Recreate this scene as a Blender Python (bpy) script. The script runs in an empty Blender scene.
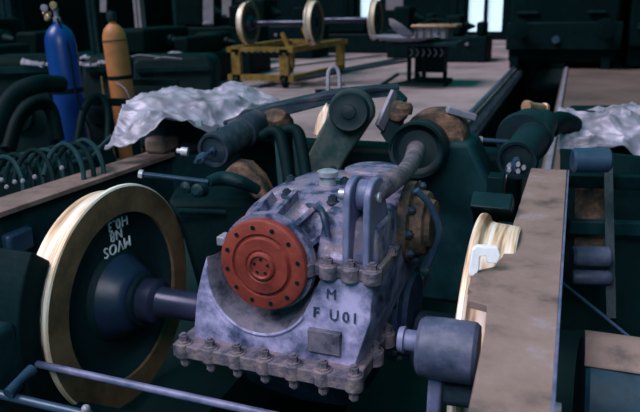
import bpy, bmesh, math, random
from mathutils import Vector, Matrix, noise
random.seed(7)
SC = bpy.context.scene
COL = SC.collection
V = Vector

# ------------------------------------------------------------------ camera
F, TH, YA, RO = 677.0, math.radians(16.72), math.radians(20.46), math.radians(-1.14)
FW = V((-math.sin(YA)*math.cos(TH), math.cos(YA)*math.cos(TH), -math.sin(TH)))
_r = V((math.cos(YA), math.sin(YA), 0)); _u = _r.cross(FW)
RT = _r*math.cos(RO)+_u*math.sin(RO); UP = _u*math.cos(RO)-_r*math.sin(RO)
CP = V((0, 0, 1.65))
cd = bpy.data.cameras.new('camera'); cam = bpy.data.objects.new('camera', cd); COL.objects.link(cam)
m = Matrix((RT, UP, -FW)).transposed().to_4x4(); m.translation = CP
cam.matrix_world = m
cd.sensor_width = 36; cd.lens = F*36/640; cd.clip_start = 0.05; cd.clip_end = 200
cd.dof.use_dof = True; cd.dof.focus_distance = 2.1; cd.dof.aperture_fstop = 3.8
SC.camera = cam

# ------------------------------------------------------------------ light
w = bpy.data.worlds.new('workshop_air'); SC.world = w; w.use_nodes = True
bg = w.node_tree.nodes['Background']; bg.inputs[0].default_value = (0.0, 0.62, 0.62, 1); bg.inputs[1].default_value = 0.36
def sun(name, energy, colr, angle, d):
    l = bpy.data.lights.new(name, 'SUN'); l.energy = energy; l.color = colr; l.angle = math.radians(angle)
    o = bpy.data.objects.new(name, l); COL.objects.link(o)
    o.rotation_euler = V(d).to_track_quat('-Z', 'Y').to_euler(); o.location = (0, 0, 8)
    return o
sun('skylight_sun', 3.3, (1.0, 0.86, 0.93), 30, (0.58, 0.45, -1.0))
def area(name, energy, colr, loc, tgt, sx, sy):
    l = bpy.data.lights.new(name, 'AREA'); l.shape = 'RECTANGLE'; l.size = sx; l.size_y = sy; l.energy = energy; l.color = colr
    o = bpy.data.objects.new(name, l); COL.objects.link(o); o.location = loc
    o.rotation_euler = (V(tgt)-V(loc)).to_track_quat('-Z', 'Y').to_euler()
    return o
area('roof_skylight', 125, (0.92, 0.88, 1.0), (-0.1, -1.5, 4.0), (-1.0, 2.2, 0.6), 2.4, 1.8)
vs = SC.view_settings
vs.view_transform = 'Standard'; vs.look = 'None'; vs.gamma = 1; vs.use_curve_mapping = False; vs.exposure = 0.0

# ------------------------------------------------------------------ materials
def s2l(c): return tuple(((x/255)/12.92 if x/255 <= .04045 else ((x/255+.055)/1.055)**2.4) for x in c)+(1,)
def mat(name, cols, scale=8, rough=.6, metal=0.0, bump=.2, spec=.5, lo=.35, hi=.65, detail=6, streak=None):
    mt = bpy.data.materials.new(name); mt.use_nodes = True; nt = mt.node_tree; N = nt.nodes; L = nt.links
    b = N['Principled BSDF']; b.inputs['Roughness'].default_value = rough; b.inputs['Metallic'].default_value = metal
    b.inputs['Specular IOR Level'].default_value = spec
    tc = N.new('ShaderNodeTexCoord'); mp = N.new('ShaderNodeMapping'); L.new(tc.outputs['Object'], mp.inputs[0])
    if streak: mp.inputs['Scale'].default_value = streak
    nz = N.new('ShaderNodeTexNoise'); nz.inputs['Scale'].default_value = scale; nz.inputs['Detail'].default_value = detail
    nz.inputs['Roughness'].default_value = .65
    L.new(mp.outputs[0], nz.inputs[0])
    cr = N.new('ShaderNodeValToRGB'); L.new(nz.outputs[0], cr.inputs[0])
    e = cr.color_ramp.elements; n = len(cols)
    e[0].position = lo; e[0].color = s2l(cols[0]); e[1].position = hi; e[1].color = s2l(cols[-1])
    for i in range(1, n-1):
        q = e.new(lo+(hi-lo)*i/(n-1)); q.color = s2l(cols[i])
    L.new(cr.outputs[0], b.inputs['Base Color'])
    if bump:
        n2 = N.new('ShaderNodeTexNoise'); n2.inputs['Scale'].default_value = scale*5; n2.inputs['Detail'].default_value = 4
        L.new(mp.outputs[0], n2.inputs[0])
        bp = N.new('ShaderNodeBump'); bp.inputs['Strength'].default_value = bump; bp.inputs['Distance'].default_value = .01
        L.new(n2.outputs[0], bp.inputs['Height']); L.new(bp.outputs[0], b.inputs['Normal'])
    return mt
def emis(name, c, s):
    mt = bpy.data.materials.new(name); mt.use_nodes = True; b = mt.node_tree.nodes['Principled BSDF']
    b.inputs['Base Color'].default_value = s2l(c); b.inputs['Emission Color'].default_value = s2l(c); b.inputs['Emission Strength'].default_value = s
    return mt
M = dict(
 grease=mat('greasy_dark_steel', [(4,32,38),(10,42,50),(34,50,60)], 9, .5, 0, .3, .2, .4, .85),
 black=mat('oily_black', [(0,22,26),(4,30,34)], 7, .6, 0, .2, .08),
 teal=mat('dark_teal_paint', [(3,34,40),(6,44,50),(20,54,60)], 6, .55, 0, .15, .15),
 arm=mat('grey_green_dusty_arm', [(16,48,52),(48,66,68),(74,80,80)], 9, .75, 0, .2, .15),
 dust=mat('dusty_dark_paint', [(12,38,50),(44,58,72),(96,86,90)], 7, .75, 0, .3, .15, .35, .75),
 gear=mat('blue_grey_gearbox_paint', [(16,32,52),(48,58,86),(106,106,138),(122,108,118),(156,152,184)], 10, .5, 0, .5, .35, .34, .66, 9),
 gearlow=mat('blue_grey_lower_paint', [(28,44,72),(84,90,124),(130,128,166),(162,158,198)], 8, .45, 0, .4, .4, .34, .62, 9),
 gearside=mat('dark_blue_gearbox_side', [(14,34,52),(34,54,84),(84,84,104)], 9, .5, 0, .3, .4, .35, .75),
 bowl=mat('grey_bowl_paint', [(44,50,64),(92,90,108),(112,104,116)], 12, .7, 0, .3, .2, .35, .65),
 boss=mat('scuffed_blue_grey_steel', [(40,52,76),(72,78,104),(116,114,142)], 9, .5, 0, .2, .4, .35, .75),
 base=mat('grimy_casting_flange', [(36,46,60),(92,86,102),(128,112,114)], 16, .7, 0, .4, .3, .33, .66),
 red=mat('worn_red_oxide', [(62,26,24),(108,42,36),(128,54,46)], 9, .5, 0, .2, .4, .25, .6),
 rust=mat('rusty_iron', [(30,42,46),(78,64,56),(120,92,78)], 14, .75, 0, .4, .2),
 frame=mat('dusty_frame_top', [(72,66,66),(122,104,100),(132,114,110),(146,140,158)], 5, .7, 0, .35, .3, .3, .75, 8),
 frameL=mat('dusty_brown_frame_top', [(70,60,60),(112,94,92),(128,108,106)], 6, .7, 0, .2, .3),
 tread=mat('polished_tread', [(160,120,90),(226,196,168),(250,238,232)], 1.6, .42, .15, .03, .6, .36, .58, 3, (22, 1.2, 1.2)),
 rim=mat('olive_brown_rim_face', [(76,62,46),(104,84,64),(118,98,78)], 5, .6, 0, .1, .3),
 disc=mat('dark_wheel_disc', [(2,32,38),(5,38,44)], 4, .6, 0, .1, .3),
 hub=mat('blue_black_hub', [(8,34,50),(32,46,78)], 5, .42, 0, .1, .5),
 axle=mat('oily_axle_steel', [(20,34,58),(60,62,90)], 3, .3, .4, .05, .6),
 chalk=mat('chalk', [(210,214,224),(230,232,236)], 20, .9, 0, 0),
 foil=mat('crumpled_silver_sheet', [(92,92,108),(132,130,148),(164,162,184)], 6, .5, .2, .2, .5, .3, .6),
 bluecyl=mat('blue_cylinder_paint', [(8,50,126),(16,62,142)], 3, .35, 0, .03, .5),
 orange=mat('ochre_cylinder_paint', [(164,104,62),(192,126,78)], 6, .55, 0, .08, .4),
 brass=mat('worn_brass', [(150,110,80),(200,166,140)], 20, .4, .5, .1),
 yellow=mat('yellow_trolley_paint', [(84,66,20),(124,98,36),(140,112,50)], 4, .6, 0, .1),
 floor=mat('concrete_floor', [(104,94,100),(142,126,132),(162,146,152)], .7, .8, 0, .1, .3, .3, .65, 8),
 floorR=mat('brown_concrete_floor', [(74,66,66),(98,84,82),(108,94,92)], .8, .85, 0, .1, .2, .3, .65, 8),
 shade_floor=mat('shade_dark_floor', [(8,26,30),(18,38,42),(34,48,52)], 1.5, .6, 0, .2, .3, .35, .8),  # dark base colour carries the shade around the bogie
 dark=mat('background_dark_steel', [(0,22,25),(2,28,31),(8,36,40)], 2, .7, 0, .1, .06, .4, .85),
 steel=mat('bright_steel', [(150,152,170),(200,200,214)], 14, .35, .5, .1, .6),
 pale=mat('pale_painted_steel', [(104,106,124),(146,142,160)], 10, .55, .1, .1),
 bluebar=mat('blue_grey_bar', [(66,78,112),(110,114,150)], 12, .5, .1, .1),
 paper=mat('pale_grey_board', [(120,116,128),(150,144,156)], 3, .8, 0, 0),
 coolcyl=mat('cool_blue_grey_steel', [(26,54,78),(58,80,108)], 5, .4, .2, .1),
 drum=mat('mottled_drum_paint', [(10,40,56),(18,56,74),(30,62,78),(110,100,104)], 5, .55, 0, .2, .3, .35, .75),
 rubber=mat('black_rubber', [(2,26,34),(8,36,46)], 10, .6, 0, .1, .3),
 glow=emis('daylight_glass', (196,222,240), 1.0),
 glowp=emis('dim_daylight_glass', (130,128,150), .55),
)

# ------------------------------------------------------------------ mesh helpers
def W(x, y, d): return CP + (FW + RT*((x-320)/F) - UP*((y-206)/F))*d
def basis(a):
    a = V(a).normalized(); t = V((0, 0, 1)) if abs(a.z) < .9 else V((1, 0, 0))
    u = a.cross(t).normalized(); return a, u, a.cross(u).normalized()
class MB:
    def __init__(s): s.b = bmesh.new()
    def ring(s, c, u, v, r, n, ph=0): return [s.b.verts.new(c+(u*math.cos(ph+2*math.pi*i/n)+v*math.sin(ph+2*math.pi*i/n))*r) for i in range(n)]
    def lathe(s, prof, o, ax, n=40, mis=None, cap=True, ph=0):
        a, u, v = basis(ax); o = V(o); R = []
        for t, r in prof: R.append(s.ring(o+a*t, u, v, max(r, 1e-4), n, ph))
        for k in range(len(R)-1):
            for i in range(n):
                f = s.b.faces.new((R[k][i], R[k][(i+1) % n], R[k+1][(i+1) % n], R[k+1][i]))
                if mis: f.material_index = mis[k]
        if cap:
            for q, k in ((R[0], 0), (R[-1], -1)):
                if prof[k][1] > .002:
                    f = s.b.faces.new(q if k else q[::-1])
                    if mis: f.material_index = mis[k if k == 0 else -1]
        return s
    def cyl(s, a, b, r, r2=None, n=24, ph=0):
        a = V(a); b = V(b); r2 = r if r2 is None else r2
        return s.lathe([(0, r), ((b-a).length, r2)], a, b-a, n, ph=ph)
    def hexb(s, a, b, r): return s.cyl(a, b, r, n=6)
    def tube(s, pts, r, n=10, closed=False):
        pts = [V(p) for p in pts]; rs = list(r) if isinstance(r, (list, tuple)) else [r]*len(pts)
        if not closed and 3 <= len(pts) <= 10:          # smooth the path
            P_ = [pts[0]*2-pts[1]]+pts+[pts[-1]*2-pts[-2]]; np_ = []; nr = []
            for i in range(len(pts)-1):
                a, b_, c, d = P_[i:i+4]
                for k in range(5):
                    t = k/5; np_.append(.5*((2*b_)+(c-a)*t+(2*a-5*b_+4*c-d)*t*t+(3*b_-a-3*c+d)*t**3)); nr.append(rs[i]*(1-t)+rs[i+1]*t)
            np_.append(pts[-1]); nr.append(rs[-1]); pts, rs = np_, nr
        T = []
        for i in range(len(pts)):
            p0 = pts[i-1] if (i or closed) else pts[i]; p1 = pts[(i+1) % len(pts)] if (i < len(pts)-1 or closed) else pts[i]
            T.append((p1-p0).normalized())
        a, u, v = basis(T[0]); R = []
        for i, p in enumerate(pts):
            u = (u - T[i]*u.dot(T[i])).normalized(); v = T[i].cross(u)
            R.append(s.ring(p, u, v, rs[i], n))
        K = len(R) if closed else len(R)-1
        for k in range(K):
            for i in range(n): s.b.faces.new((R[k][i], R[k][(i+1) % n], R[(k+1) % len(R)][(i+1) % n], R[(k+1) % len(R)][i]))
        if not closed:
            s.b.faces.new(R[0][::-1]); s.b.faces.new(R[-1])
        return s
    def box(s, lo, hi, rz=0, piv=None):
        lo = V(lo); hi = V(hi); c = (lo+hi)/2; piv = V(piv) if piv else c
        q = Matrix.Rotation(rz, 3, 'Z')
        vs_ = [s.b.verts.new(q@(V((x, y, z))-piv)+piv) for z in (lo.z, hi.z) for x, y in ((lo.x, lo.y), (hi.x, lo.y), (hi.x, hi.y), (lo.x, hi.y))]
        for f in ((3, 2, 1, 0), (4, 5, 6, 7), (0, 1, 5, 4), (1, 2, 6, 5), (2, 3, 7, 6), (3, 0, 4, 7)): s.b.faces.new([vs_[i] for i in f])
        return s
    def bar(s, a, b, wd, hg, up=(0, 0, 1)):
        a = V(a); b = V(b); t = (b-a).normalized(); upv = V(up); u = t.cross(upv).normalized(); v = u.cross(t).normalized()
        q = []
        for p in (a, b):
            for i, j in ((-1, -1), (1, -1), (1, 1), (-1, 1)): q.append(s.b.verts.new(p+u*(i*wd/2)+v*(j*hg/2)))
        for f in ((3, 2, 1, 0), (4, 5, 6, 7), (0, 1, 5, 4), (1, 2, 6, 5), (2, 3, 7, 6), (3, 0, 4, 7)): s.b.faces.new([q[i] for i in f])
        return s
    def prism(s, poly, d):
        d = V(d); a = [s.b.verts.new(V(p)) for p in poly]; b = [s.b.verts.new(V(p)+d) for p in poly]; n = len(a)
        s.b.faces.new(a); s.b.faces.new(b[::-1])
        for i in range(n): s.b.faces.new((a[i], b[i], b[(i+1) % n], a[(i+1) % n]))
        return s
    def sheet(s, grid):
        g = [[s.b.verts.new(V(p)) for p in row] for row in grid]
        for i in range(len(g)-1):
            for j in range(len(g[0])-1): s.b.faces.new((g[i][j], g[i+1][j], g[i+1][j+1], g[i][j+1]))
        return s
    def ball(s, c, r, n=16, sc=(1, 1, 1)):
        mm = Matrix.Translation(V(c)) @ Matrix.Diagonal((r*sc[0], r*sc[1], r*sc[2], 1))
        bmesh.ops.create_uvsphere(s.b, u_segments=n*2, v_segments=n, radius=1, matrix=mm); return s
    def build(s, name, mats, parent=None, bevel=0, seg=2, sub=0, angle=35, thick=0, tri=True):
        bmesh.ops.recalc_face_normals(s.b, faces=s.b.faces)
        me = bpy.data.meshes.new(name)
        off = V((0, 0, 0))
        p = parent
        while p: off += p.location; p = p.parent
        if parent is None:
            vs_ = [v.co for v in s.b.verts]
            off = V((sum(v.x for v in vs_)/len(vs_), sum(v.y for v in vs_)/len(vs_), min(v.z for v in vs_)))
        bmesh.ops.translate(s.b, verts=s.b.verts, vec=-off)
        s.b.to_mesh(me); s.b.free()
        for f in me.polygons: f.use_smooth = True
        me.set_sharp_from_angle(angle=math.radians(angle))
        o = bpy.data.objects.new(name, me); COL.objects.link(o); o.parent = parent
        if parent is None: o.location = off
        for q in (mats if isinstance(mats, (list, tuple)) else [mats]): me.materials.append(M[q] if isinstance(q, str) else q)
        if thick: k = o.modifiers.new('t', 'SOLIDIFY'); k.thickness = thick; k.offset = 0
        if bevel:
            k = o.modifiers.new('b', 'BEVEL'); k.width = bevel; k.segments = seg; k.limit_method = 'ANGLE'; k.angle_limit = math.radians(40)
            k.harden_normals = False
        if sub: k = o.modifiers.new('s', 'SUBSURF'); k.levels = sub; k.render_levels = sub
        return o
def tag(o, label, cat, group=None, kind=None):
    if label: o['label'] = label
    if cat: o['category'] = cat
    if group: o['group'] = group
    if kind: o['kind'] = kind
    return o
def thing(name, loc, label, cat, group=None):
    o = bpy.data.objects.new(name, None); COL.objects.link(o); o.location = loc; o.empty_display_size = .1
    return tag(o, label, cat, group)
def struct(name, mb, mt, **k):
    o = mb.build(name, mt, **k); o['kind'] = 'structure'; return o
def part_copy(src, loc, parent=None):          # a repeated part, same mesh
    c = src.copy(); COL.objects.link(c); c.parent = parent or src.parent; c.location = loc; return c
def dup(root, loc, label=None, rz=0, group=None):
    r = root.copy(); COL.objects.link(r); r.location = loc; r.rotation_euler = (0, 0, rz)
    if label: r['label'] = label
    if group: r['group'] = group
    for ch in list(root.children):
        c = ch.copy(); COL.objects.link(c); c.parent = r
        for g in list(ch.children):
            d = g.copy(); COL.objects.link(d); d.parent = c
    return r
def bolts(name, parent, pts, axis, r, h, mt, washer=True):
    ax = V(axis).normalized(); b = MB()
    if washer: b.cyl(ax*0, ax*h*.25, r*1.35, n=16)
    b.hexb(ax*h*.2, ax*h, r); b.cyl(ax*h, ax*h*1.25, r*.55, n=12)
    off = V((0, 0, 0)); p = parent
    while p: off += p.location; p = p.parent
    # mesh built around its own origin, moved by location
    bmesh.ops.recalc_face_normals(b.b, faces=b.b.faces)
    me = bpy.data.meshes.new(name); b.b.to_mesh(me); b.b.free(); me.materials.append(M[mt])
    out = []
    for q in pts:
        o = bpy.data.objects.new(name, me); COL.objects.link(o); o.parent = parent; o.location = V(q)-off; out.append(o)
    return out
def text_mesh(body, size, loc, xdir, ydir, depth, name, mt, parent):
    cu = bpy.data.curves.new('t', 'FONT'); cu.body = body; cu.size = size; cu.extrude = depth; cu.align_x = 'CENTER'; cu.align_y = 'CENTER'
    cu.space_character = 1.1; cu.resolution_u = 3
    to = bpy.data.objects.new('t', cu); COL.objects.link(to)
    me = bpy.data.meshes.new_from_object(to.evaluated_get(bpy.context.evaluated_depsgraph_get()))
    bpy.data.objects.remove(to); bpy.data.curves.remove(cu)
    x = V(xdir).normalized(); y = V(ydir).normalized(); z = x.cross(y)
    mm = Matrix((x, y, z)).transposed().to_4x4(); off = V((0, 0, 0)); p = parent
    while p: off += p.location; p = p.parent
    mm.translation = V(loc)-off; me.transform(mm); me.materials.clear(); me.materials.append(M[mt])
    o = bpy.data.objects.new(name, me); COL.objects.link(o); o.parent = parent; return o

# ================================================================== SETTING
PL, PR = -1.33, -0.22      # edges of the inspection pit
struct('floor', MB().box((-18, 6.6, -.3), (PL, 30, 0)), 'floor')
struct('floor', MB().box((PR, 6.6, -.3), (8, 30, 0)), 'floorR')
struct('floor', MB().box((-18, -1.5, -.3), (PL, 6.6, 0)).box((PR, -1.5, -.3), (8, 6.6, 0)), 'shade_floor')  # near floor coloured dark to stand in for shade under the frames
pit = struct('floor', MB().box((PL-.2, -1.5, -1.3), (PR+.2, 30, -1.15)), 'shade_floor')  # pit shade put into the floor colour
b = MB().box((PL-.1, -1.5, -1.15), (PL, 30, -.3)).box((PR, -1.5, -1.15), (PR+.1, 30, -.3)).box((PL, 29.9, -1.15), (PR, 30.1, 0)).box((PL, -1.6, -1.15), (PR, -1.5, 0)); struct('trim_1', b, 'black')
b = MB()
for k in range(70):                              # toothed ledge inside the pit edge
    y = 6.8+k*.16; b.box((PL+.03, y, -.14), (PL+.14, y+.07, -.05))
b.box((PL, 6.6, -.2), (PL+.16, 18, -.14)); struct('trim_2', b, 'dust')
struct('trim_3', MB().box((PL-.10, 6.6, 0), (PL-.03, 26, .035)), 'coolcyl')
struct('trim_4', MB().box((PR+.03, 6.6, 0), (PR+.09, 26, .04)), 'pale')
# second track in the floor, left: dark slots with a rail in each
for i, (x0, y0, x1, y1, wd) in enumerate(((-6.05, 13.6, -4.75, 20.8, .42), (-9.4, 11.6, -5.7, 21.5, .3))):
    d = V((x1-x0, y1-y0, 0)).normalized(); n = V((d.y, -d.x, 0))*wd
    a = V((x0, y0, .004)); e = V((x1, y1, .004))
    struct('trim_%d' % (5+i), MB().prism([a-n*.5, a+n*.5, e+n*.5, e-n*.5], (0, 0, .008)), 'shade_floor')
struct('trim_7', MB().bar((-6.0, 12.6, .03), (-4.4, 19.3, .03), .07, .06), 'coolcyl')
# walls
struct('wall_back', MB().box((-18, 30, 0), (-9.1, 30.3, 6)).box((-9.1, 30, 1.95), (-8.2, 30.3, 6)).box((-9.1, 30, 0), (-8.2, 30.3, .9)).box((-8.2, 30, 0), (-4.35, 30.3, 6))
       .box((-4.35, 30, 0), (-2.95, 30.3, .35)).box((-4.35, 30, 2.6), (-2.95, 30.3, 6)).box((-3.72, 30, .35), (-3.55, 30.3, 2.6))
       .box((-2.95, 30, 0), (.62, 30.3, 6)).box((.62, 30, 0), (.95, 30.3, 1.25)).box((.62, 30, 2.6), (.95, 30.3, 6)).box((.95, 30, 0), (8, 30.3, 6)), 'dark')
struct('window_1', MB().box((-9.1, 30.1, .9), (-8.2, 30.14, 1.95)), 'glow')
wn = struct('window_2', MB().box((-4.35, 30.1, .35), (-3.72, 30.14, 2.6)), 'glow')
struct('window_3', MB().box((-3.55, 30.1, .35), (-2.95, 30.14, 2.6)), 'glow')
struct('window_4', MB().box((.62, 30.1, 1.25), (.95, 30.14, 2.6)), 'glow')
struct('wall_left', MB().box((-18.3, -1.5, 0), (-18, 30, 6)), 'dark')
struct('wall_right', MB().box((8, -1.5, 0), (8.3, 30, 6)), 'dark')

# ================================================================== WHEELSETS
CX, CY, CZ = -1.61, 2.08, .53     # left wheel back face centre
def wheel(parent, x, s, tyre_label=None):
    """back (flange) face at x, outer face towards s"""
    o = (x, CY, CZ); ax = (s, 0, 0)
    t = MB().lathe([(0, .345), (0, .380), (0, .448), (.004, .455), (.016, .457), (.026, .452), (.036, .432), (.05, .428), (.128, .421), (.134, .416), (.134, .37), (.06, .345), (.02, .345), (0, .345)],
                   o, ax, 96, [1, 1, 0, 0, 0, 0, 0, 0, 0, 1, 1, 1, 1], cap=False).build('tyre', ['tread', 'rim'], parent, angle=28)
    MB().lathe([(.015, .346), (.02, .335), (.034, .325), (.05, .30), (.06, .25), (.05, .19), (.03, .17), (.03, .12), (.12, .12), (.12, .17), (.085, .19), (.085, .25), (.08, .30), (.1, .345)], o, ax, 72, cap=False).build('wheel_disc', 'disc', parent)
    MB().lathe([(.058, .18), (.03, .17), (.005, .155), (-.02, .142), (-.04, .13), (-.052, .12), (-.060, .10), (-.062, .09), (-.062, .0)], o, ax, 48).build('hub', 'hub', parent)
    return t
ws = thing('wheelset', (-.93, CY, CZ-.457), 'large railway wheelset carrying the red-flanged gearbox, chalk figures on its left wheel', 'wheelset', 'railway wheelsets in the workshop')
wheel(ws, CX, -1); wheel(ws, -.25, 1)
MB().lathe([(0, .088), (.085, .088), (.09, .082), (.10, .062), (.13, .058), (.34, .056), (.35, .062), (.9, .062), (1.0, .06), (1.22, .06), (1.236, .075)], (CX+.06, CY, CZ), (1, 0, 0), 40).build('axle', 'axle', ws)
MB().lathe([(-.0, .105), (.02, .105), (.024, .088), (.03, .086)], (CX+.066, CY, CZ), (1, 0, 0), 40, cap=False).build('collar', 'rubber', ws)
base_children = list(ws.children)

# background copies stand on the yellow trolley (plain set without chalk and text)
WSC = []
for i, (x, y, z, lb) in enumerate(((-5.77, 13.35, .80, 'railway wheelset on front end of the yellow trolley, bright rim edges'),
                             (-5.05, 15.4, .80, 'railway wheelset behind the front one on the yellow trolley'))):
    WSC.append(dup(ws, (x, y, z), lb))
# chalk writing, drawn upside down on the disc
for k, (tx, sz, dz, dy) in enumerate((('H0.3', .054, .298, .035), ('N8', .052, .250, .03), ('MVOS', .054, .204, .02))):
    text_mesh(tx, sz*1.15, (CX-.036+(.0, -.010, -.002)[k], CY+dy, CZ+dz), (0, -1, 0), (0, 0, -1), .0025, 'chalk_writing', 'chalk', ws)

# ================================================================== GEARBOX
GX, GZ = -.775, .935
gb = thing('axle_gearbox', (-.78, 1.95, .28), 'blue-grey cast axle gearbox with round red coupling flange, sitting on the axle', 'gearbox')
# lower housing with semicircular cradle
def arcp(cx, cz, r, a0, a1, n, y): return [V((cx+r*math.cos(a0+(a1-a0)*i/n), y, cz+r*math.sin(a0+(a1-a0)*i/n))) for i in range(n+1)]
def lowprof(y, lx, lz, lr, gr, lean):
    q = [V((-1.025-gr, y, .63)), V((-1.025-gr, y, .70)), V((-1.015-gr, y, .80)), V((-.995-gr, y, .88)), V((lx-lr-.004, y, .925))]
    q += arcp(lx, lz, lr, math.pi, 2*math.pi-.55, 24, y)
    q += [V((-.60, y, .925)), V((-.455+gr, y, .925)), V((-.46+gr, y, .80)), V((-.49+gr, y, .70)), V((-.51+gr, y, .63))]
    return [V((p.x, p.y+(p.z-.61)*lean, p.z)) for p in q]
def loft(polys, mb):
    R = [[mb.b.verts.new(p) for p in q] for q in polys]; n = len(R[0])
    mb.b.faces.new(R[0]); mb.b.faces.new(R[-1][::-1])
    for k in range(len(R)-1):
        for i in range(n): mb.b.faces.new((R[k][i], R[k+1][i], R[k+1][(i+1) % n], R[k][(i+1) % n]))
    return mb
lay = [lowprof(1.625, -.805, .885, .172, 0, .12), lowprof(1.64, -.805, .885, .160, .004, .115), lowprof(1.70, -.80, .89, .156, .012, .08), lowprof(1.75, -.79, .905, .142, .014, .03), lowprof(1.79, GX, .93, .120, .015, 0), lowprof(2.30, GX, .94, .12, .01, 0)]
lm = loft(lay, MB())
lm.b.normal_update()
for f in lm.b.faces:                 # darker grey bowl faces below the flange
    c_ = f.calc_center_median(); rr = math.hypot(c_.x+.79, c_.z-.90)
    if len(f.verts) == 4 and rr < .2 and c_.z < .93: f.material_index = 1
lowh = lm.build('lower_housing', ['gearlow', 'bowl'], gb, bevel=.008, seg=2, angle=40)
# cradle lip bead
MB().tube([V((p.x, 1.625+(p.z-.61)*.12, p.z)) for p in arcp(-.805, .885, .176, math.pi*.98, 2*math.pi-.6, 26, 0)], .005, 8).build('cradle_lip', 'gearlow', gb)
# base flange: scalloped slab
fx = [-1.035+.0915*i for i in range(7)]
b = MB().box((-1.065, 1.568, .622), (-.47, 2.42, .664))
for x in fx: b.cyl((x, 1.588, .62), (x, 1.588, .668), .028, n=20)
for y in (1.74, 1.86, 1.98): b.cyl((-.475, y, .62), (-.475, y, .668), .028, n=20)
b.build('base_flange', 'base', gb, bevel=.004)
bolts('bolt', gb, [(x, 1.588, .666) for x in fx]+[(-.473, y, .666) for y in (1.74, 1.86, 1.98)], (0, 0, 1), .0145, .024, 'base')
bolts('nut', gb, [(x, 1.588, .62) for x in fx], (0, 0, -1), .0145, .028, 'base')
# below the split: rounded sump
MB().lathe([(0, .2), (.03, .26), (.2, .28), (.36, .27), (.42, .2)], (-1.0, 2.06, .56), (1, 0, 0), 40).build('sump', 'gearside', gb)
# thin name strip under cradle and raised casting letters
text_mesh('M', .042, (-.575, 1.653, .865), (1, 0, 0), (0, .14, 1), .003, 'cast_letter', 'gearside', gb)
for ch, dx in (('F', -.055), ('U', 0), ('0', .035), ('I', .062)): text_mesh(ch, .044, (-.565+dx, 1.646, .805), (1, 0, 0), (0, .14, 1), .003, 'cast_letter', 'gearside', gb)
MB().box((-.64, 1.624, .69), (-.54, 1.646, .76)).build('rating_plate', 'bowl', gb, bevel=.003)
# middle joint flange
b = MB().box((-.665, 1.655, .915), (-.44, 2.25, .95))
for x in (-.65, -.585, -.52, -.457): b.cyl((x, 1.66, .912), (x, 1.66, .953), .027, n=20)
b.build('joint_flange', 'base', gb, bevel=.004)
bolts('bolt', gb, [(x, 1.658, .95) for x in (-.65, -.585, -.52, -.457)]+[(-.445, y, .95) for y in (1.8, 1.92, 2.04)], (0, 0, 1), .014, .020, 'base')
# upper housing: rounded hump built as stacked rounded sections along Y
def hump(y, x0, x1, z1, k=2.6, n=26):
    cx = (x0+x1)/2; rx = (x1-x0)/2; out = []
    for i in range(n+1):
        a = math.pi*i/n; c, s_ = math.cos(a), math.sin(a)
        out.append(V((cx-rx*math.copysign(abs(c)**(2/k), c), y, .90+(z1-.90)*abs(s_)**(2/k))))
    return out
secs = [hump(1.76, -.92, -.47, 1.02), hump(1.80, -.95, -.455, 1.06), hump(1.88, -.98, -.45, 1.085), hump(2.02, -.99, -.445, 1.095), hump(2.2, -.98, -.45, 1.085), hump(2.32, -.94, -.47, 1.03)]
loft(secs, MB()).build('upper_housing', 'gear', gb, angle=50)
# right shoulder block under the lugs
MB().prism([V((-.64, 1.69, .945)), V((-.452, 1.69, .945)), V((-.462, 1.71, 1.06)), V((-.63, 1.74, 1.08))], (0, .45, 0)).build('shoulder', 'gear', gb, bevel=.015, seg=3)
# snout for the input shaft with ribs
MB().lathe([(0, .138), (.0, .146), (.022, .148), (.026, .122), (.06, .116), (.16, .135), (.26, .15), (.36, .12)], (GX, 1.655, GZ), (0, 1, 0), 64).build('snout', 'gear', gb)
rb = MB()
for k in range(6):
    a = math.radians(25+k*30); c = V((math.cos(a), 0, math.sin(a))); o = V((GX, 0, GZ))
    tg = V((-math.sin(a), 0, math.cos(a)))*.008
    q = [o+c*.10+V((0, 1.675, 0)), o+c*.138+V((0, 1.68, 0)), o+c*.172+V((0, 1.84, 0)), o+c*.10+V((0, 1.86, 0))]
    rb.prism([p-tg for p in q], tg*2)
rb.build('rib', 'gear', gb, bevel=.002)
# red flange
rf = MB().lathe([(0, .134), (.022, .137), (.028, .134), (.03, .130), (.031, .096), (.024, .092), (.024, .088), (.035, .082), (.036, .05), (.033, .047), (.033, .044), (.040, .040), (.042, .034), (.036, .030), (.036, .0)],
                (GX, 1.655, GZ), (0, -1, 0), 72).build('coupling_flange', 'red', gb, angle=30)
def disc_part(name, parent, pts, r, mt):
    b = MB(); b.cyl((0, 0, 0), (0, -.0015, 0), r, n=14); me = bpy.data.meshes.new(name); b.b.to_mesh(me); b.b.free(); me.materials.append(M[mt])
    off = V((0, 0, 0)); p = parent
    while p: off += p.location; p = p.parent
    for q in pts:
        o = bpy.data.objects.new(name, me); COL.objects.link(o); o.parent = parent; o.location = V(q)-off
disc_part('bolt_hole', rf, [(GX+.115*math.cos(a), 1.6235, GZ+.115*math.sin(a)) for a in [2*math.pi*k/12+.2 for k in range(12)]], .0065, 'black')
disc_part('bolt_hole', rf, [(GX+.022*math.cos(a), 1.6185, GZ+.022*math.sin(a)) for a in [2*math.pi*k/5+.3 for k in range(5)]], .0045, 'black')
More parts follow.
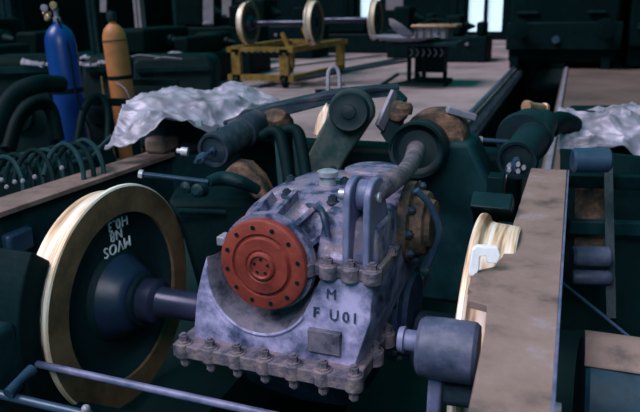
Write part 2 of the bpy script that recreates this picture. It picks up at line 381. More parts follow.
# fork lugs
LUGX = (-.545, -.487)
def lug(x):
    pl = [V((x, 1.66, .95)), V((x, 1.665, 1.08)), V((x, 1.67, 1.14))]
    pl += [V((x, 1.74-.07*math.cos(a), 1.14+.05*math.sin(a))) for a in [math.pi*i/12 for i in range(1, 12)]]
    pl += [V((x, 1.81, 1.12)), V((x, 1.86, 1.04)), V((x, 1.88, .95))]
    return MB().prism(pl, (.020, 0, 0)).build('lug', 'bluebar', gb, bevel=.004)
for x in LUGX: lug(x)
MB().cyl((-.58, 1.742, 1.135), (-.46, 1.742, 1.135), .015).build('pin', 'steel', gb)
# right-hand bearing cover, cover plates, dipstick
MB().lathe([(0, .13), (.03, .13), (.035, .105), (.07, .10), (.075, .08), (.09, .075), (.09, 0)], (-.46, 2.02, .98), (1, 0, 0), 40).build('bearing_cover', 'rust', gb)
bolts('bolt', gb, [(-.43, 2.02+.117*math.cos(a), .98+.117*math.sin(a)) for a in [2*math.pi*k/10 for k in range(10)]], (1, 0, 0), .012, .018, 'dust')
MB().lathe([(0, .19), (.02, .19), (.025, .165), (.04, .155), (.045, .12), (.06, .11)], (-.50, 2.08, .66), (1, 0, 0), 48).build('side_cover', 'gearside', gb)
bolts('bolt', gb, [(-.48, 2.08+.176*math.cos(a), .66+.176*math.sin(a)) for a in [2*math.pi*k/12+.1 for k in range(12)]], (1, 0, 0), .011, .016, 'dust')
MB().lathe([(0, .10), (.012, .10), (.014, .085), (.02, .08), (.02, 0)], (-.62, 2.18, 1.09), (0, 0, 1), 40).build('inspection_cover', 'gear', gb)
MB().lathe([(0, .028), (.03, .024), (.03, .034), (.045, .034), (.05, .02), (.05, 0)], (-.71, 1.98, 1.09), (0, 0, 1), 24).build('filler_cap', 'steel', gb)
bolts('bolt', gb, [(-.80, 1.86, 1.075), (-.64, 1.84, 1.075), (-.66, 2.0, 1.09), (-.56, 1.97, 1.08), (-.86, 2.02, 1.075), (-.76, 2.15, 1.085)], (0, 0, 1), .014, .02, 'dust')
b = MB().tube([(-.60, 1.70, 1.02), (-.62, 1.71, 1.08), (-.66, 1.78, 1.075), (-.72, 1.83, 1.06)], .010, 8)
b.build('oil_pipe', 'gearside', gb)
MB().tube([(-.40, 1.9, 1.12), (-.36, 1.93, 1.06), (-.34, 1.95, .97), (-.38, 1.98, .85)], .010, 8).build('oil_pipe', 'coolcyl', gb)
MB().box((-.955, 1.68, .955), (-.925, 1.73, .985)).build('stop_block', 'pale', gb, bevel=.005)

gb.rotation_euler.z = math.radians(-2)
# torque arm : clevis on the gearbox to the big rubber mount
ta = thing('torque_arm', (-.5, 1.75, 1.1), 'brown steel torque arm from gearbox fork up to the round rubber mount', 'lever')
MB().tube([(-.497, 1.74, 1.135), (-.485, 1.80, 1.145), (-.475, 1.88, 1.145), (-.49, 2.1, 1.115), (-.55, 2.5, 1.065), (-.61, 2.84, 1.03)], [.030, .036, .034, .028, .034, .042], 20).build('arm', 'base', ta)
MB().cyl((-.530, 1.742, 1.135), (-.482, 1.742, 1.135), .044, n=32).build('bush', 'bluebar', ta)
# round mount
mt_ = thing('rubber_mount', (-.62, 2.9, .6), 'big round dark rubber mount with brown arm entering its centre', 'mount')
dirA = V((.05, -1, .12)).normalized()
MB().lathe([(0, .0), (0, .045), (-.004, .085), (.008, .10), (.02, .108), (.02, .125), (-.03, .13), (-.10, .13), (-.25, .12)], V((-.617, 2.9, 1.02)), dirA, 56).build('mount_disc', 'rubber', mt_)
MB().tube([V((-.617, 2.9, 1.02))+V((.118*math.cos(a), -.02, .118*math.sin(a))) for a in [2*math.pi*k/40 for k in range(40)]], .008, 8, closed=True).build('clamp_ring', 'black', mt_)
# housing behind mount: larger drum with rusty rim and long tapering bracket
bolster = thing('bolster_bracket', (-.45, 3.2, .3), 'large dark tapered bracket drum with rusty rim behind the round mount', 'bracket')
MB().lathe([(0, .10), (.0, .135), (.03, .15), (.10, .15), (.25, .13)], (-.57, 3.02, 1.03), (.0, 1, .0), 48).build('drum', 'rust', bolster)
MB().prism([V((-.66, 3.0, 1.03)), V((-.40, 3.0, 1.05)), V((-.30, 3.0, .85)), V((-.20, 3.0, .58)), V((-.22, 3.0, .25)), V((-.62, 3.0, .25)), V((-.68, 3.0, .8))], (0, .25, 0)).build('tapered_web', 'teal', bolster, bevel=.03, seg=4)
MB().lathe([(0, .035), (.03, .04), (.05, .03), (.05, 0)], (-.70, 2.99, 1.16), (0, 0, 1), 16).build('cap', 'rust', bolster)
MB().bar((-.52, 3.05, 1.18), (-.40, 3.1, 1.14), .05, .03).build('top_clip', 'pale', bolster, bevel=.004)

# coupling boss around axle right of the gearbox, with hanging strap
bc = W(450, 350, 1.70)
bs = thing('brake_shaft_boss', (bc.x, bc.y, bc.z-.3), 'fat grey-blue shaft boss in front of the right wheel, right of the gearbox', 'bearing')
MB().lathe([(-.078, .05), (-.078, .068), (-.068, .076), (-.02, .079), (.06, .078), (.07, .07), (.07, .03)], bc, (1, .02, 0), 48).build('boss', 'boss', bs)
MB().lathe([(-.135, .0), (-.135, .032), (-.12, .036), (-.118, .028), (-.07, .028)], bc+V((0, .02, .0)), (1, .02, 0), 24).build('sleeve', 'bluebar', bs)
MB().bar(bc+V((-.03, -.02, -.06)), bc+V((-.035, -.015, -.28)), .035, .03, up=(0, 1, 0)).build('strap', 'bluebar', bs, bevel=.008, seg=3)
MB().cyl(bc+V((-.01, .02, -.125)), bc+V((.09, .02, -.12)), .04).build('spigot', 'dust', bs)
bb = thing('axle_bearing', (-.34, CY, CZ-.1), 'dark bearing sleeve around the axle between gearbox and right wheel', 'bearing')
MB().lathe([(0, .07), (0, .098), (.012, .106), (.13, .106), (.14, .062)], (-.43, CY, CZ), (1, 0, 0), 48).build('sleeve', 'dust', bb)

# ================================================================== BOGIE FRAME
fr = thing('bogie_side_frame', (-.07, 2.0, .35), 'wide dusty brown flat-topped side frame beam over the right wheel, notched inner edge', 'bogie frame')
ZT = .93
poly = [(-.14, 3.06), (.01, 3.07), (.015, .95), (-.125, .95), (-.14, 1.43), (-.152, 1.57), (-.20, 1.585), (-.205, 1.62), (-.195, 1.64), (-.212, 1.66), (-.212, 1.75), (-.205, 1.79), (-.165, 1.83), (-.150, 1.92), (-.148, 2.06)]
MB().prism([V((x, y, ZT)) for x, y in poly], (0, 0, -.022)).build('top_plate', 'frame', fr, bevel=.003)
MB().box((-.075, .95, .45), (-.055, 3.06, .905)).box((-.10, 1.0, .42), (.0, 3.02, .45)).build('web', 'teal', fr)
MB().bar((.016, .95, .915), (.016, 3.05, .915), .006, .04).build('edge_strip', 'bluebar', fr)
b = MB()
for y in (1.3, 1.36): b.cyl((-.055, y, .80), (.035, y, .80), .018, n=16)
b.build('stud', 'pale', fr)
MB().prism([V((-.075, 2.3, .908)), V((-.2, 2.3, .908)), V((-.075, 2.3, .7))], (0, .02, 0)).build('gusset', 'teal', fr)

fl = thing('bogie_side_frame', (-2.1, 2.3, .35), 'long narrow dusty brown side frame beam passing behind the chalk-marked left wheel', 'bogie frame')
MB().prism([V((-1.955, 3.05, .9)), V((-2.11, 3.10, .9)), V((-2.27, 1.2, .9)), V((-2.07, 1.2, .9))], (0, 0, -.022)).build('top_plate', 'frameL', fl, bevel=.003)
MB().prism([V((-1.985, 3.05, .88)), V((-2.10, 1.2, .88)), V((-2.12, 1.2, .88)), V((-2.005, 3.05, .88))], (0, 0, -.45)).build('web', 'teal', fl)
MB().box((-2.10, 2.98, .90), (-1.98, 3.14, .985)).build('end_block', 'frame', fl, bevel=.02, seg=3)
MB().box((-2.13, 1.92, .70), (-2.02, 2.06, .80)).build('bearing_lug', 'coolcyl', fl, bevel=.015)
MB().prism([V((-2.0, 3.05, .88)), V((-1.7, 3.3, .86)), V((-1.7, 3.3, .4)), V((-2.0, 3.05, .4))], (-.03, .03, 0)).build('end_plate', 'teal', fl)

fb = thing('brake_shoe', (-1.72, 1.6, .3), 'black brake shoe against the front lower tread of the left wheel', 'brake shoe')
MB().prism([V((-1.652, CY-.437*math.cos(t), CZ+.437*math.sin(t))) for t in [math.radians(-60+i*9) for i in range(12)]]+[V((-1.652, CY-.54*math.cos(t), CZ+.54*math.sin(t))) for t in [math.radians(39-i*9) for i in range(12)]], (-.16, 0, 0)).build('block', 'black', fb, bevel=.008)
MB().box((-1.84, 1.42, .40), (-1.66, 1.56, .66)).build('holder', 'grease', fb, bevel=.02)
# curved cross member of the frame (tan arc seen left of the gearbox top)
cm = thing('cross_member', (-1.25, 3.2, .3), 'dark cross beam with a rusty brown curved plate behind the gearbox', 'beam')
MB().prism([W(222, 174, 3.0), W(232, 164, 3.0), W(246, 166, 3.0), W(260, 180, 3.0), W(270, 200, 3.0), W(255, 200, 3.0), W(240, 184, 3.0)], (-.02, .12, 0)).build('curved_plate', 'rust', cm, bevel=.01)
MB().prism([V((-1.75, 3.35, .92)), V((-.2, 3.35, .92)), V((-.2, 3.35, .2)), V((-1.75, 3.35, .2))], (0, .2, 0)).build('beam', 'black', cm, bevel=.03)

# tapered arm with round end (disk B)
ar = thing('tapered_arm', (-1.0, 2.95, .5), 'dark greenish tapered arm with a round bushed eye at its top', 'lever')
c2 = W(350, 112, 3.15); n2 = V((.15, -1, .15)).normalized()
MB().prism([W(351-23*math.cos(math.radians(a)), 111-23*math.sin(math.radians(a)), 3.2) for a in range(-10, 206, 12)]+[W(345, 160, 3.2), W(330, 190, 3.2), W(300, 190, 3.2), W(306, 158, 3.2), W(322, 128, 3.2)], (-.01, .07, -.01)).build('arm_plate', 'arm', ar, bevel=.01, seg=3)
MB().lathe([(-.02, .092), (.03, .092), (.04, .085), (.036, .07), (.042, .035), (.05, .032), (.055, .012), (.055, 0)], c2, n2, 40).build('bush', 'rubber', ar)
# long lever beam curving above it
lv = thing('curved_lever_beam', tuple(W(330, 100, 3.4)-V((0, 0, .3))), 'long curved brown-topped steel lever arching above the tapered arm', 'lever')
top = [W(222, 122, 3.45), W(262, 108, 3.45), (W(300, 99, 3.42)), W(340, 91, 3.4), W(375, 88, 3.4), W(400, 87, 3.5), W(398, 96, 3.5), W(376, 98, 3.4), W(342, 101, 3.4), W(300, 112, 3.42), W(265, 121, 3.45), W(228, 134, 3.45)]
MB().prism(top, (-.04, .14, 0)).build('lever_beam', 'dust', lv, bevel=.008, seg=2)
MB().prism([W(313, 134, 3.3), W(317, 137, 3.3), W(326, 121, 3.3), W(329, 108, 3.3), W(326, 104, 3.3), W(318, 116, 3.3)], (-.015, .05, 0)).build('polished_edge', 'tread', lv, bevel=.004)
# lifting eye on the lever
sh = thing('lifting_shackle', tuple(W(336, 92, 3.7)), 'small pale U-shaped lifting shackle standing upright behind the round bushed eye', 'shackle')
MB().tube([W(328, 92, 3.7), W(328, 78, 3.7), W(329, 71, 3.7), W(333, 67, 3.7), W(337, 69, 3.7), W(339, 75, 3.7), W(340, 92, 3.7)], .012, 10).build('loop', 'pale', sh)
MB().bar(W(322, 93, 3.7), W(346, 92, 3.7), .07, .02).build('foot', 'dust', sh, bevel=.004)
# V-shaped bracket right of the round eye
vb = thing('angle_bracket', tuple(W(390, 130, 3.25)), 'dark V-shaped angle bracket between the two round mounts', 'bracket')
MB().bar(W(379, 128, 3.25), W(395, 93, 3.3), .02, .06).build('leg', 'pale', vb, bevel=.003)
MB().prism([W(380, 133, 3.3), W(396, 92, 3.3), W(404, 100, 3.3), W(400, 128, 3.3), W(388, 145, 3.3)], (0, .08, 0)).build('plate', 'teal', vb, bevel=.004)
MB().lathe([(0, .05), (.04, .05), (.05, .03), (.05, 0)], W(399, 112, 3.3), (0, -1, .3), 20).build('cap', 'rust', vb)

# hooked brackets
for i, (x0, lb) in enumerate(((276, 'dark green hooked steel bracket left of the tapered arm'), (294, 'dark green hooked steel bracket touching the tapered arm'))):
    o = thing('hooked_bracket', tuple(W(x0, 190, 3.0)), lb, 'bracket')
    MB().tube([W(x0-14, 136-i*2, 3.05), W(x0-4, 131-i*2, 3.03), W(x0+4, 135-i*2, 3.02), W(x0+8, 150, 3.0), W(x0+12, 175, 2.98), W(x0+15, 205, 2.96)], [.022, .026, .028, .028, .026, .026], 12).build('hook', 'black', o)
    MB().prism([W(x0-2, 136, 3.04), W(x0+6, 138, 3.04), W(x0+12, 190, 3.0), W(x0+2, 190, 3.0)], (-.02, .05, 0)).build('web', 'teal', o, bevel=.004)

# left brake canister
def canister(name, a, b, r, label, group=None, mt='dust'):
    a = V(a); b = V(b); ax = (b-a); L = ax.length; ax.normalize()
    t = thing(name, tuple(V((a.x, a.y, a.z-r))), label, 'canister', group)
    MB().lathe([(0, .0), (0, r*.45), (.006, r*.80), (-.01, r*.82), (-.012, r*.98), (.02, r*1.04), (.045, r*1.0), (.05, r*.9), (L*.5, r*.92), (L*.52, r*1.05), (L*.60, r*1.05), (L*.62, r*.9), (L*.9, r*.85), (L, r*.5), (L, 0)], a, ax, 44).build('body', mt, t)
    MB().lathe([(-.005, r*.2), (-.02, r*.2), (-.022, r*.12), (-.09, r*.1), (-.092, r*.26), (-.13, r*.26), (-.132, r*.1), (-.17, r*.1), (-.17, 0)], a, ax, 20).build('push_rod', 'coolcyl', t)
    return t, ax
cl, ax = canister('brake_canister', W(214, 150, 3.05), W(262, 120, 3.5), .078, 'dusty ribbed brake canister lying at the end of the left side frame')
MB().bar(W(196, 123, 3.1), W(202, 123, 3.1), .03, .025).build('fitting', 'steel', cl)
MB().lathe([(0, .02), (.03, .02), (.032, .012), (.05, .012)], W(188, 152, 3.0), (-.9, -.2, .1), 12).build('nut', 'steel', cl)
cpn = thing('domed_cap', tuple(W(278, 122, 3.45)), 'small rusty domed cap beyond the dusty brake canister', 'cap')
MB().lathe([(0, .075), (.05, .075), (.09, .055), (.105, .02), (.105, 0)], W(278, 126, 3.5), (.1, -.6, .8), 28).build('dome', 'rust', cpn)
MB().lathe([(-.12, .06), (0, .085), (.01, .085)], W(278, 126, 3.5), (.1, -.6, .8), 28).build('skirt', 'grease', cpn)
rod = thing('brake_rod', tuple(W(200, 190, 2.75)), 'dark steel brake rod with bright tip above the chalk-marked wheel', 'rod')
MB().cyl(W(141, 174, 2.75), W(208, 182, 2.8), .011, n=14).build('rod', 'coolcyl', rod)
MB().cyl(W(139, 173.5, 2.75), W(143, 174.3, 2.75), .017, n=14).build('tip', 'steel', rod)
MB().tube([W(208, 182, 2.8), W(222, 178, 2.85), W(240, 182, 2.85), W(258, 190, 2.9)], [.022, .03, .03, .022], 12).build('knuckle', 'grease', rod)
MB().lathe([(0, .028), (.05, .028), (.06, .016), (.06, 0)], W(203, 190, 2.75), (0, -1, .2), 18).build('boss', 'grease', rod)
MB().lathe([(0, .024), (.04, .024), (.05, .0)], W(190, 187, 2.8), (0, -1, .2), 18).build('boss', 'grease', rod)
rd2 = tag(MB().cyl(W(178, 211, 2.9), W(225, 213, 3.0), .014, n=12).build('pull_rod', 'grease'), 'thin dark pull rod right behind the left wheel, below the brake rod', 'rod')
# black equaliser body behind left wheel
eq = tag(MB().prism([W(165, 200, 3.0), W(270, 200, 3.1), W(262, 240, 3.1), W(230, 300, 3.1), W(200, 300, 3.0), W(180, 230, 3.0)], (-.1, .25, 0)).build('spring_plank', 'black', bevel=.03), 'black spring plank behind the axle between wheel and gearbox', 'beam')

# right canister
cr, ax = canister('brake_canister', W(517, 160, 3.05), W(545, 120, 3.6), .09, 'round dark brake canister facing forward above the right wheel', None, 'rubber')
b = MB()
for k in range(5):
    a = 2*math.pi*k/5; p = W(516+8*math.cos(a), 167+3.5*math.sin(a), 2.93); b.hexb(p, p+V((0, -.025, 0)), .010)
b.build('bolt', 'steel', cr)
b = MB().lathe([(0, .13), (.04, .135), (.08, .12), (.2, .11)], W(522, 140, 3.35), ax, 40); b.build('rear_drum', 'rubber', cr)
bp = thing('brass_pipe_stub', tuple(W(536, 107, 3.7)-V((0, 0, .03))), 'short bright brass pipe stub behind the round brake canister', 'pipe')
MB().lathe([(0, .0), (0, .032), (.03, .032), (.032, .024), (.16, .024), (.162, .03), (.18, .03)], W(526, 106, 3.7), W(560, 110, 3.9)-W(526, 106, 3.7), 20).build('stub', 'brass', bp)
tr = thing('tie_rod', tuple(W(485, 140, 3.3)), 'thin pale tie rod crossing from round mount to the right canister', 'rod')
MB().cyl(W(464, 139, 3.3), W(508, 142, 3.3), .012, n=14).build('rod', 'coolcyl', tr)
MB().cyl(W(476, 140, 3.3), W(482, 140.4, 3.3), .02, n=14).build('collar', 'pale', tr)
tag(MB().bar(W(506, 176, 3.0), W(494, 216, 2.85), .012, .02).build('hanger_bar', 'pale'), 'thin pale vertical hanger bar under the round brake canister', 'bar')
bk = thing('brake_shoe', (-.2, 2.4, .85), 'black brake shoe resting over the rear top of the right wheel', 'brake shoe')
MB().prism([V((-.30, 2.36, 1.0)), V((-.30, 2.46, .93)), V((-.30, 2.52, .80)), V((-.30, 2.47, .78)), V((-.30, 2.38, .90)), V((-.30, 2.28, .965))], (.14, 0, 0)).build('shoe', 'grease', bk, bevel=.008)
MB().box((-.26, 2.42, .93), (-.2, 2.5, 1.04)).build('holder', 'black', bk, bevel=.006)
wc = thing('wheel_clip', (-.22, 1.75, .88), 'bright white C-shaped clip between the right wheel and the notched frame', 'clip')
c = [W(x, y, 1.86) for x, y in ((469, 268), (472, 250), (477, 246), (498, 248), (501, 256), (497, 264), (487, 263), (485, 256), (480, 257), (479, 270), (475, 277), (469, 276))]
MB().prism(c, (-.003, .02, .0)).build('clip', 'chalk', wc, bevel=.003)

# right of the frame: far side equipment
rk = thing('equipment_rack', (.25, 2.9, .0), 'dark steel equipment rack beyond the right side frame with brown panels', 'rack')
D3 = 3.0
for xs in (608,):
    MB().bar(W(xs, 158, D3), W(xs+3, 320, D3-.3), .035, .05, up=(0, 1, 0)).build('post', 'grease', rk)
for i, (y, mt2) in enumerate(((180, 'black'), (226, 'teal'))):
    MB().bar(W(568, y, D3), W(660, y+3, D3), .05, .06).build('rail', mt2, rk, bevel=.005)
MB().prism([W(575, 186, 3.05), W(604, 188, 3.05), W(606, 218, 3.05), W(604, 258, 3.05), W(574, 258, 3.05)], (0, .02, 0)).build('panel', 'rust', rk)
MB().prism([W(640+30, 160, 3.15), W(560, 150, 3.15), W(560, 330, 3.0), W(640+30, 330, 3.0)], (0, .04, 0)).build('back_plate', 'black', rk)
for i, (y, r, lb) in enumerate(((256, .042, 'upper of two blue-grey steel tubes beside the right side frame'), (277, .030, 'lower thinner of two blue-grey steel tubes beside the right side frame'), (160, .05, 'fat dim blue steel tube under the silver sheet at right'))):
    tag(MB().lathe([(0, r*.8), (.01, r), (.14, r), (.15, r*.8)], W(572, y, 2.75), V((1, .25, 0)), 28).build('steel_tube', 'boss' if i < 2 else 'coolcyl'), lb, 'tube')
tag(MB().tube([W(551, 274, 2.6), W(590, 305, 2.45), W(645, 350, 2.3)], .006, 8).build('thin_cable', 'coolcyl'), 'thin taut cable slanting down right of the side frame', 'cable')
ba = thing('steel_drum', tuple(W(612, 420, 1.75)-V((0, 0, .25))), 'dark blue-green drum with brown strip for its lit dusty top, bottom right corner', 'drum')
ctr = W(577, 400, 1.95)
MB().lathe([(0, .10), (.004, .185), (.015, .195), (.5, .195), (.5, 0)], ctr, (1, .05, 0), 56).build('body', 'drum', ba)
q = []
for i in range(15):
    a_ = math.radians(58+i*4.5); q.append([ctr+V((t, -.197*math.cos(a_)*1.0, .199*math.sin(a_))) for t in (.005, .1, .2, .35, .5)])
MB().sheet(q).build('lit_dusty_top', 'frame', ba, thick=.006)  # added tan strip: the drum's lit, dusty top put in as colour
# bottom left rods
lr = thing('brake_pull_rod', tuple(W(150, 386, 2.2)), 'long pale blue-grey rod slanting across bottom left in front of wheel', 'rod')
MB().cyl(W(28, 362, 2.35), W(295, 420, 2.0), .013, n=16).build('rod', 'bluebar', lr)
MB().lathe([(0, .02), (.05, .02), (.06, .012)], W(24, 361, 2.36), W(295, 420, 2.0)-W(28, 362, 2.35), 16).build('end', 'coolcyl', lr)
l2 = thing('brake_pull_rod', tuple(W(50, 402, 2.1)), 'short dark rod at bottom left corner with small pale knob', 'rod')
MB().cyl(W(-6, 393, 2.15), W(92, 416, 2.05), .014, n=16).build('rod', 'coolcyl', l2)
MB().ball(W(86, 409, 2.0), .014, 8).build('knob', 'pale', l2)
MB().tube([W(8, 394, 2.1), W(20, 380, 2.15), W(32, 370, 2.2)], [.018, .014, .02], 12).build('link', 'coolcyl', l2)
# dark lower frame stretcher behind rods
tag(MB().bar(W(-60, 395, 2.7), W(330, 470, 2.2), .05, .14).build('frame_stretcher', 'black'), 'black stretcher beam along the bottom edge below the axle', 'beam')

# ================================================================== SILVER SHEETS
def crumple(p, amp, sc, seed):
    q = p*sc+V((seed, seed*2, seed*3))
    d = noise.noise_vector(q*.8)*amp*.8
    def ridge(t): return 1-abs(noise.noise(t))*2.2
    n1 = ridge(q*.9+V((3, 1, 4))); n2 = ridge(q*2.1+V((9, 2, 6))); n3 = ridge(V((q.x*1.2+q.z*2, q.y*2.5, q.z*4))*1.7)
    return p+d+V((0, -.25, 1))*(n1*amp*.7+n2*amp*.38+n3*amp*.18-amp*.6)
def sheetg(rows, nu, nv, amp, sc, seed):
    """rows: list of polylines with equal point count, interpolated smoothly"""
    def ip(lst, t):
        x = t*(len(lst)-1); i = min(int(x), len(lst)-2); return lst[i].lerp(lst[i+1], x-i)
    g = []
    for i in range(nu):
        line = [ip(r, i/(nu-1)) for r in rows]
        g.append([crumple(ip(line, j/(nv-1)), amp, sc, seed) for j in range(nv)])
    return g
rows = [[W(136, 96, 3.9), W(175, 90, 3.9), W(210, 86, 3.95), W(243, 84, 4.0), W(258, 92, 4.0), W(276, 100, 3.95)],
        [W(126, 102, 3.6), W(170, 99, 3.6), W(210, 94, 3.7), W(243, 90, 3.8), W(258, 98, 3.8), W(277, 104, 3.8)],
        [W(122, 108, 3.45), W(165, 112, 3.4), W(205, 106, 3.45), W(240, 103, 3.55), W(258, 108, 3.6), W(276, 107, 3.7)],
        [W(114, 128, 3.38), W(150, 116, 3.32), W(192, 122, 3.36), W(225, 118, 3.45), W(250, 112, 3.5), W(270, 111, 3.6)],
        [W(106, 147, 3.35), W(132, 142, 3.3), W(168, 121, 3.3), W(203, 127, 3.4), W(240, 117, 3.5), W(262, 114, 3.55)]]
o = tag(MB().sheet(sheetg(rows, 150, 76, .045, 4.2, 1.3)).build('silver_sheet', 'foil', angle=60, thick=.003), 'crumpled silver sheet draped left, near the blue and ochre cylinders', 'sheet')
# what it lies on
lb_ = thing('covered_casting', tuple(W(180, 160, 3.9)-V((0, 0, .3))), 'dark steel casting hidden under the left silver sheet', 'casting')
MB().prism([W(150, 112, 3.75), W(245, 98, 3.9), W(262, 140, 3.9), W(150, 165, 3.75)], (-.05, .4, -.03)).build('body', 'grease', lb_, bevel=.03)
MB().box(tuple(W(158, 134, 3.65)-V((.07, .03, .06))), tuple(W(158, 134, 3.65)+V((.07, .05, .05)))).build('foot', 'dust', lb_, bevel=.01)
rows = [[W(560, 108, 4.5), W(590, 107, 4.5), W(620, 108, 4.5), W(662, 108, 4.5)],
        [W(560, 114, 4.1), W(590, 115, 4.0), W(620, 114, 4.0), W(662, 114, 4.0)],
        [W(560, 118, 3.85), W(590, 122, 3.8), W(620, 120, 3.8), W(662, 119, 3.8)],
        [W(564, 135, 3.75), W(590, 128, 3.72), W(620, 134, 3.72), W(662, 128, 3.72)],
        [W(566, 155, 3.7), W(588, 153, 3.68), W(618, 147, 3.68), W(662, 150, 3.68)]]
tag(MB().sheet(sheetg(rows, 130, 76, .065, 4.6, 7.7)).build('silver_sheet', 'foil', angle=60, thick=.003), 'crumpled silver sheet hanging at the right picture edge', 'sheet')
cb = thing('covered_casting', tuple(W(620, 190, 4.2)-V((0, 0, .3))), 'dark machine block hidden under the right silver sheet', 'casting')
MB().prism([W(566, 124, 4.0), W(680, 124, 4.0), W(680, 230, 4.0), W(566, 230, 4.0)], (0, .8, 0)).build('body', 'black', cb, bevel=.03)
MB().tube([W(548, 128, 3.6), W(560, 122, 3.7), W(572, 126, 3.8)], .06, 14).build('elbow', 'black', cb)

# ================================================================== GAS CYLINDERS
def gas(x, y, r, h, mt, label, tilt):
    g = thing('gas_cylinder', (x, y, 0), label, 'gas cylinder')
    ax = V(tilt).normalized(); o = V((x, y, 0))
    MB().lathe([(0, r*.9), (.02, r), (h-.16, r), (h-.10, r*.94), (h-.05, r*.78), (h-.015, r*.5), (h, r*.32), (h+.02, r*.3), (h+.02, 0)], o, ax, 48).build('body', mt, g)
    MB().lathe([(h*.655, r*1.02), (h*.665, r*1.05), (h*.68, r*1.02)], o, ax, 40, cap=False).build('strap', 'black', g)
    return g, ax, o+ax*(h+.02)
g, ax, tp = gas(-3.73, 4.40, .118, 1.53, 'bluecyl', 'bright blue gas cylinder with brass valve and regulators on top', (-.035, .0, 1))
v_ = MB().lathe([(0, .03), (.03, .03), (.035, .018), (.08, .018), (.085, .026), (.10, .026), (.10, 0)], tp, ax, 16).build('valve', 'pale', g)
MB().cyl(tp+V((-.03, -.02, .06)), tp+V((-.09, -.04, .06)), .014).build('inlet', 'brass', v_)
MB().lathe([(0, .026), (.02, .028), (.025, .022)], tp+V((-.05, -.03, .03)), (-.2, -1, .1), 18).build('regulator', 'brass', g)
MB().lathe([(0, .028), (.018, .028), (.02, .0)], tp+V((-.065, -.04, .10)), (.3, -1, .1), 18).build('gauge', 'pale', g)
MB().lathe([(0, .028), (.018, .028), (.02, .0)], tp+V((.015, -.03, .12)), (.3, -1, .1), 18).build('gauge', 'brass', g)
MB().tube([tp+V((.03, -.03, .02)), tp+V((.12, -.05, -.2)), tp+V((.18, -.1, -.55)), tp+V((.28, -.1, -.85)), tp+V((.32, -.1, -1.2))], .008, 8).build('hose', 'black', g)
g, ax, tp = gas(-4.04, 5.52, .112, 1.50, 'orange', 'ochre orange gas cylinder with dark valve, beside the blue one', (-.045, .0, 1))
MB().lathe([(-.18, .1185), (-.17, .1185)], tp, ax, 40, cap=False).build('seam', 'dust', g)
MB().lathe([(0, .045), (.05, .05), (.08, .045), (.085, .02), (.10, .02), (.10, 0)], tp, ax, 16).build('valve', 'rubber', g)
MB().tube([tp+V((.03, -.1, -.55)), tp+V((.17, -.13, -.62)), tp+V((.22, -.13, -.78)), tp+V((.16, -.13, -.92))], .007, 8).build('hose', 'pale', g)
MB().tube([tp+V((-.09, -.13, -.50)), tp+V((-.08, -.13, -.85)), tp+V((-.03, -.13, -1.3))], .009, 8).build('hose', 'brass', g)
# horizontal rail that holds the cylinders
ck = thing('cylinder_rack', (-3.6, 5.0, 0), 'dark steel rack rail the two gas cylinders are strapped against', 'rack')
MB().bar((-4.05, 4.60, .90), (-3.3, 4.66, .90), .04, .06).build('rail', 'black', ck)
MB().bar((-4.3, 5.71, .93), (-3.6, 5.77, .93), .04, .06).build('rail', 'black', ck)
for x, y in ((-4.0, 4.60), (-3.35, 4.65), (-3.65, 5.75), (-4.25, 5.72)):
    MB().box((x-.025, y-.025, 0), (x+.025, y+.025, .9)).build('post', 'black', ck)

# ================================================================== LEFT CLUTTER
# pile of bent dark springs / leaf ends beside the left frame
for k in range(9):
    x0 = 4+k*10; d = 3.1+.05*(k % 3)
    y0 = 172-k*2
    pts = [W(x0-20, y0+16, d), W(x0-14, y0-4, d+.05), W(x0-2, y0-14+random.uniform(-2, 2), d+.08), W(x0+10, y0-10, d+.05), W(x0+18, y0+6, d), W(x0+20, y0+20, d-.02)]
    o = MB().tube(pts, .012, 8).build('spring_hoop', 'black' if k % 2 else 'teal')
    tag(o, 'dark steel spring hoop behind the left side frame, '+('leftmost of the heap', 'second from the left', 'third from the left', 'fourth from the left', 'middle one of the heap', 'fourth from the right', 'third from the right', 'second from the right', 'rightmost of the heap')[k], 'spring', 'spring hoops heaped behind the left frame')
for k, (x, y) in enumerate(((8, 187), (16, 182), (24, 181), (36, 177), (63, 168), (3, 180))):
    p = W(x, y, 2.95)
    tag(MB().lathe([(0, .008), (.010, .011), (.016, .006), (.016, 0)], p, (.1, -1, .3), 12).build('steel_nut', 'pale'), 'small pale steel nut among the spring hoops, '+('third from the left', 'middle one', 'slightly right of the middle', 'second from the right', 'rightmost and alone', 'leftmost at picture edge')[k], 'nut', 'nuts among the spring hoops')
sb = tag(MB().prism([W(-30, 178, 3.3), W(90, 150, 3.6), W(100, 172, 3.6), W(-30, 215, 3.2)], (-.1, .3, -.02)).build('scrap_tray', 'black', bevel=.02), 'black tray under the heap of spring hoops at left', 'tray')
tag(MB().tube([W(58, 166, 3.5), W(90, 158, 3.6), W(100, 148, 3.65), W(112, 136, 3.7)], .014, 8).build('dark_hose', 'teal'), 'dark hose curving from the blue cylinder foot to the silver sheet', 'hose')
# big dark curved hoses / guard left
for i, (pts, r, lb) in enumerate((([W(-8, 140, 4.2), W(2, 112, 4.3), W(18, 92, 4.4), (W(40, 84, 4.5)), W(60, 84, 4.8)], .06, 'thick dark green hose arching at the left edge above the springs'),
    ([W(8, 150, 4.6), W(18, 120, 4.7), W(34, 104, 4.8), W(50, 108, 4.9), W(58, 140, 4.9)], .05, 'dark green hose looping just left of the blue cylinder'),
    ([W(76, 150, 5.2), W(84, 110, 5.3), (W(98, 96, 5.4)), W(108, 110, 5.4), W(108, 150, 5.3)], .03, 'dark hose looped between the two gas cylinders'))):
    tag(MB().tube(pts, r, 12).build('dark_hose', 'black'), lb, 'hose')
